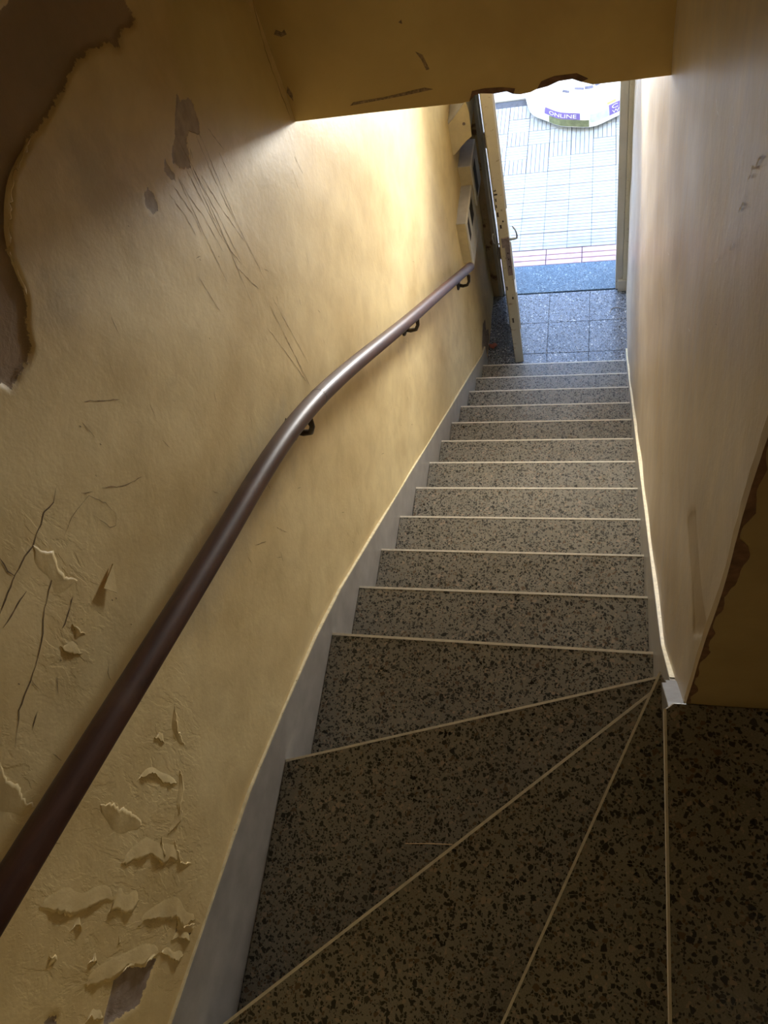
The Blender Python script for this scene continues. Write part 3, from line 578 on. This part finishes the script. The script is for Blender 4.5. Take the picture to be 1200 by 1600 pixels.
# ------------------------------------------------------------------ stepped meter cabinets on the left wall
def cabinet(name, label, y0, y1, z0, z1, xw, windows):
    t = empty(name, (.03, (y0 + y1) / 2, z0)); tag(t, label, 'cabinet')
    inv = Matrix.Translation((-.03, -(y0 + y1) / 2, -z0))
    def p(o): o.parent = t; o.matrix_parent_inverse = inv; return o
    p(boxo('cabinet_body', -.004, xw, y0, y1, z0, z1, M['box_cream'], None, .002))
    p(boxo('cabinet_top', -.002, xw + .001, y0 + .001, y1, z1, z1 + .003, M['box_top']))
    fr = p(boxo('cabinet_front', xw, xw + .010, y0 - .002, y1, z0 - .03, z1 + .004, M['box_white'], None, .002))
    for a, b, c_, d in windows:
        w = boxo('window_slot', xw + .008, xw + .0112, a, b, c_, d, M['dark']); w.parent = fr
    return t
cabinet('meter_cabinet', 'lower cream meter cabinet with two dark slots above the handrail end', .021, .318, .86, 1.128, .048, [(.035, .085, 1.0, 1.12), (.15, .24, 1.0, 1.12)])
cabinet('meter_cabinet', 'middle cream meter cabinet stepped back behind the lower one', .320, .54, 1.02, 1.246, .062, [(.35, .43, 1.03, 1.21)])
hood = empty('cabinet_hood', (.05, .4, 1.38)); tag(hood, 'bent cream cover board hanging on the wall above the meter cabinets', 'cover')
o = prismo('cover_board', [(-.004, 1.545), (.029, 1.575), (.103, 1.66), (.112, 1.60), (.108, 1.469), (.080, 1.450), (.045, 1.415), (.011, 1.379), (-.004, 1.372)], 1, .25, .256, M['box_cream'], hood, .0015); o.matrix_parent_inverse = Matrix.Translation((-.05, -.4, -1.38))
o = prismo('cover_body', [(-.004, 1.56), (.095, 1.66), (.104, 1.60), (.100, 1.475), (.060, 1.44), (-.004, 1.385)], 1, .256, .62, M['box_top'], hood, .0015); o.matrix_parent_inverse = Matrix.Translation((-.05, -.4, -1.38))
bm = bmesh.new(); tube(bm, [(.079, .251, 1.545), (.079, .247, 1.545)], .008, 10); o = bm_obj('screw', bm, M['lock'], hood); o.matrix_parent_inverse = Matrix.Translation((-.05, -.4, -1.38))

# ------------------------------------------------------------------ added fill globe, hidden beyond the beam to brighten the passage
lamp = empty('fill_pendant', (.36, .40, 2.00)); tag(lamp, 'added globe fill light hanging unseen from the passage ceiling behind the beam', 'lamp')
def lpart(o): o.parent = lamp; o.matrix_parent_inverse = Matrix.Translation((-.36, -.40, -2.00)); return o
m_, n_, l_, b_ = new_mat('fill_glow'); b_.inputs['Base Color'].default_value = (.9, .9, .9, 1); b_.inputs['Emission Color'].default_value = (.78, .88, 1, 1); b_.inputs['Emission Strength'].default_value = FILL_LAMP
bm = bmesh.new(); bmesh.ops.create_uvsphere(bm, u_segments=20, v_segments=12, radius=.085, matrix=Matrix.Translation((.36, .40, 2.00))); lpart(bm_obj('globe', bm, m_, None, True))
bm = bmesh.new(); tube(bm, [(.36, .40, 2.09), (.36, .40, 2.15)], [.04, .03], 16); lpart(bm_obj('lamp_holder', bm, M['dark_metal']))
bm = bmesh.new(); tube(bm, [(.36, .40, 2.15), (.36, .40, 2.91)], .004, 8); lpart(bm_obj('cord', bm, M['dark_metal']))
bm = bmesh.new(); tube(bm, [(.36, .40, 2.90), (.36, .40, 2.93)], [.05, .055], 16); lpart(bm_obj('ceiling_rose', bm, M['strip']))

# added flood lamp, hidden behind the beam, throwing fill light up the stairs
fl = empty('fill_floodlight', (.73, .28, 2.06)); tag(fl, 'added flood fill light on a dark stem, unseen under the passage ceiling behind the beam', 'lamp')
ax = Vector((-.42, -3.3, .60)).normalized(); rot = ax.to_track_quat('-Z', 'Y').to_matrix().to_4x4()
bm = bmesh.new(); tube(bm, [(0, 0, .16), (0, 0, .13), (0, 0, 0)], [.05, .10, .16], 24, False); bmesh.ops.transform(bm, matrix=rot, verts=bm.verts); bm_obj('lamp_hood', bm, M['dark_metal'], fl)
bm = bmesh.new(); tube(bm, [(0, 0, .12), (0, 0, .115)], [.098, .098], 24); bmesh.ops.transform(bm, matrix=rot, verts=bm.verts); bm_obj('lamp_lens', bm, M['strip'], fl)
bm = bmesh.new(); tube(bm, [(0, .09, .05), (0, .12, .2), (0, .10, .87)], .008, 8); bm_obj('lamp_stem', bm, M['dark_metal'], fl)
fd = bpy.data.lights.new('flood', 'SPOT'); fo = bpy.data.objects.new('flood', fd); C.objects.link(fo); fo.parent = fl
fd.energy = FILL_FLOOD; fd.color = (1, .975, .93); fd.spot_size = math.radians(116); fd.spot_blend = 1.0; fd.shadow_soft_size = .2
fo.matrix_parent_inverse = Matrix(); fo.rotation_euler = ax.to_track_quat('-Z', 'Y').to_euler()

# added weak fill lamp on the upper ceiling, out of view
up = empty('fill_ceiling_lamp', (1.5, -3.4, 5.12)); tag(up, 'added round ceiling fill light, unseen at the top of the stairwell', 'lamp')
m2, n2, l2, b2 = new_mat('fill_diffuser'); b2.inputs['Emission Color'].default_value = (1, .86, .62, 1); b2.inputs['Emission Strength'].default_value = FILL_UP
bm = bmesh.new(); tube(bm, [(0, 0, 0), (0, 0, .015), (0, 0, .05)], [.12, .15, .15], 24); bm_obj('diffuser', bm, m2, up)
bm = bmesh.new(); tube(bm, [(0, 0, .05), (0, 0, .08)], [.16, .16], 24); bm_obj('lamp_base', bm, M['strip'], up)

# ------------------------------------------------------------------ litter
bm = bmesh.new(); tube(bm, [(.332, -3.127, 2.1025), (.38, -3.122, 2.105), (.44, -3.117, 2.103)], [.001, .0014, .001], 6)
tag(bm_obj('straw', bm, M['straw']), 'thin dry straw lying on the wide dark winder tread', 'straw')
bm = bmesh.new(); tube(bm, [(.79, .565, -.173), (.80, .60, -.1725), (.83, .61, -.172), (.862, .603, -.173)], .002, 6)
tag(bm_obj('twig', bm, M['leaf_dry']), 'small dry twig on the landing tiles by the right door jamb', 'twig')
bm = bmesh.new(); r_ = bmesh.ops.create_icosphere(bm, subdivisions=2, radius=.022)
for v in bm.verts: v.co = Vector((v.co.x * 1.1, v.co.y * .9, v.co.z * .55)) * (1 + .35 * math.sin(v.co.x * 300 + v.co.y * 210) * math.cos(v.co.z * 260)) + Vector((.030, .315, -.163))
scrap = bm_obj('crumpled_wrapper', bm, M['red_scrap']); tag(scrap, 'small crumpled red wrapper on the floor behind the open door', 'wrapper')
bm = bmesh.new(); prism(bm, [(-.018, .330), (.008, .326), (.012, .336), (-.012, .341)], 2, -.174, -.168); bm_obj('paper_tail', bm, M['print_white'], scrap)

# ------------------------------------------------------------------ pavement outside
pav = boxo('pavement', -1.6, 2.6, 1.05, 2.985, -.40, -.186, M['grout']); tag(pav, kind='structure')
pp = .168
def paver_mesh():
    bm = bmesh.new(); h = pp / 2 - .0015
    n = 5
    for k in range(n):
        y0 = -h + k * 2 * h / n; y1 = y0 + 2 * h / n
        a = [(-h, y0 + .0010, -.004), (-h, y0 + .0028, 0), (-h, y1 - .0028, 0), (-h, y1 - .0010, -.004)]
        A = [bm.verts.new(p) for p in a]; B = [bm.verts.new((h, p[1], p[2])) for p in a]
        for i in range(3): bm.faces.new((A[i], A[i + 1], B[i + 1], B[i]))
        bm.faces.new(A[::-1]); bm.faces.new(B)
    me = bpy.data.meshes.new('paver'); bmesh.ops.recalc_face_normals(bm, faces=bm.faces); bm.to_mesh(me); bm.free(); me.materials.append(M['paver']); return me
pm = paver_mesh()
for i in range(-6, 10):
    for j in range(10):
        o = bpy.data.objects.new('paver', pm); C.objects.link(o); o.parent = pav
        rot = (j >= 5 and (i * 7 + j * 3) % 5 in (0, 3)) or (j >= 6 and (i + j) % 2 == 0)
        o.location = (.239 + i * pp, 1.21 + pp / 2 + j * pp, -.179 + random.uniform(-.001, .001)); o.rotation_euler = (0, 0, math.pi / 2 if rot else 0)
for k, (y0, y1) in enumerate(((1.055, 1.10), (1.104, 1.15), (1.154, 1.205))):
    for i in range(-4, 8):
        boxo('edging_brick', .10 + i * .25, .345 + i * .25, y0, y1, -.2, -.178, M['pink'], pav, .002)
boxo('kerb_stone', -1.6, 2.6, 2.985, 3.13, -.45, -.172, M['asphalt'], pav, .006)
tag(boxo('road', -14, 14, 3.13, 10.2, -.45, -.30, M['asphalt']), kind='structure')
tag(boxo('ground', -14, 14, 1.0, 10.2, -.7, -.46, M['grout']), kind='structure')

# printed sack slumped on the pavement
SC = Vector((.585, 2.985, -.185)); RX, RY, RZ = .475, .50, .30
def sack_pt(a, e):
    """a: angle round the sack (0 = towards the door), e: height angle"""
    ce = math.cos(e) ** .55; se = math.sin(e)
    wob = 1 + .02 * math.sin(5 * a + 1) + .012 * math.sin(11 * a)
    return SC + Vector((RX * wob * math.sin(a) * ce, -RY * wob * math.cos(a) * ce, .02 + RZ * (.16 + .84 * se) if e > 0 else RZ * .16 * (1 + e)))
bm = bmesh.new(); NA, NE = 64, 14; rings = []
for j in range(NE):
    e = -.35 + (math.pi / 2 + .35) * j / NE
    rings.append([bm.verts.new(sack_pt(2 * math.pi * i / NA, e)) for i in range(NA)])
top = bm.verts.new(sack_pt(0, math.pi / 2))
for a, b in zip(rings, rings[1:]):
    for i in range(NA): bm.faces.new((a[i], a[(i + 1) % NA], b[(i + 1) % NA], b[i]))
for i in range(NA): bm.faces.new((rings[-1][i], rings[-1][(i + 1) % NA], top))
bm.faces.new(rings[0][::-1])
sack = bm_obj('printed_sack', bm, M['sack'], None, True); tag(sack, 'round white plastic sack with purple printed lettering lying on the pavement', 'sack')
def patch(name, a0, a1, e0, e1, mat, off=.002, parent=sack):
    V = []; F = []; n, k = 14, 5
    for j in range(k + 1):
        for i in range(n + 1):
            p = sack_pt(a0 + (a1 - a0) * i / n, e0 + (e1 - e0) * j / k); d = (p - SC - Vector((0, 0, .05))).normalized(); V.append(p + d * off)
    for j in range(k):
        for i in range(n): F.append((j * (n + 1) + i, j * (n + 1) + i + 1, (j + 1) * (n + 1) + i + 1, (j + 1) * (n + 1) + i))
    return mesh_obj(name, V, F, mat, parent, True)
def lettering(txt, a0, a1, e0, e1, mat, off=.004):
    cu = bpy.data.curves.new('lettering', 'FONT'); cu.body = txt; cu.resolution_u = 2
    ob = bpy.data.objects.new('lettering', cu); C.objects.link(ob); dg = bpy.context.evaluated_depsgraph_get()
    me = bpy.data.meshes.new_from_object(ob.evaluated_get(dg)); C.objects.unlink(ob); bpy.data.objects.remove(ob)
    co = np.array([v.co[:] for v in me.vertices]); mn = co.min(0); mx = co.max(0)
    for v, c_ in zip(me.vertices, co):
        s = (c_[0] - mn[0]) / (mx[0] - mn[0]); t = (c_[1] - mn[1]) / (mx[1] - mn[1])
        p = sack_pt(a0 + (a1 - a0) * s, e0 + (e1 - e0) * t); d = (p - SC - Vector((0, 0, .05))).normalized(); v.co = p + d * off
    me.materials.clear(); me.materials.append(mat); o = bpy.data.objects.new('lettering', me); C.objects.link(o); o.parent = sack; return o
patch('printed_band', -.72, -.06, .15, .34, M['purple'])
lettering('ONLINE', -.62, -.12, .19, .30, M['print_white'])
patch('printed_band', -.62, .08, .0, .14, M['print_green'])
patch('printed_band', .10, .42, .06, .30, M['print_pale'])
patch('printed_band', .42, .85, .05, .36, M['purple'])
lettering('C', .47, .58, .22, .33, M['print_white'])
lettering('WA', .47, .68, .08, .18, M['print_white'])
patch('printed_band', .40, .56, .39, .45, M['print_yellow'])
for a, b, e0, e1 in ((-.45, -.30, .86, .92), (-.2, .0, .95, 1.0), (.02, .2, .96, 1.03), (.25, .35, .98, 1.05)):
    patch('printed_mark', a, b, e0, e1, M['print_grey'])
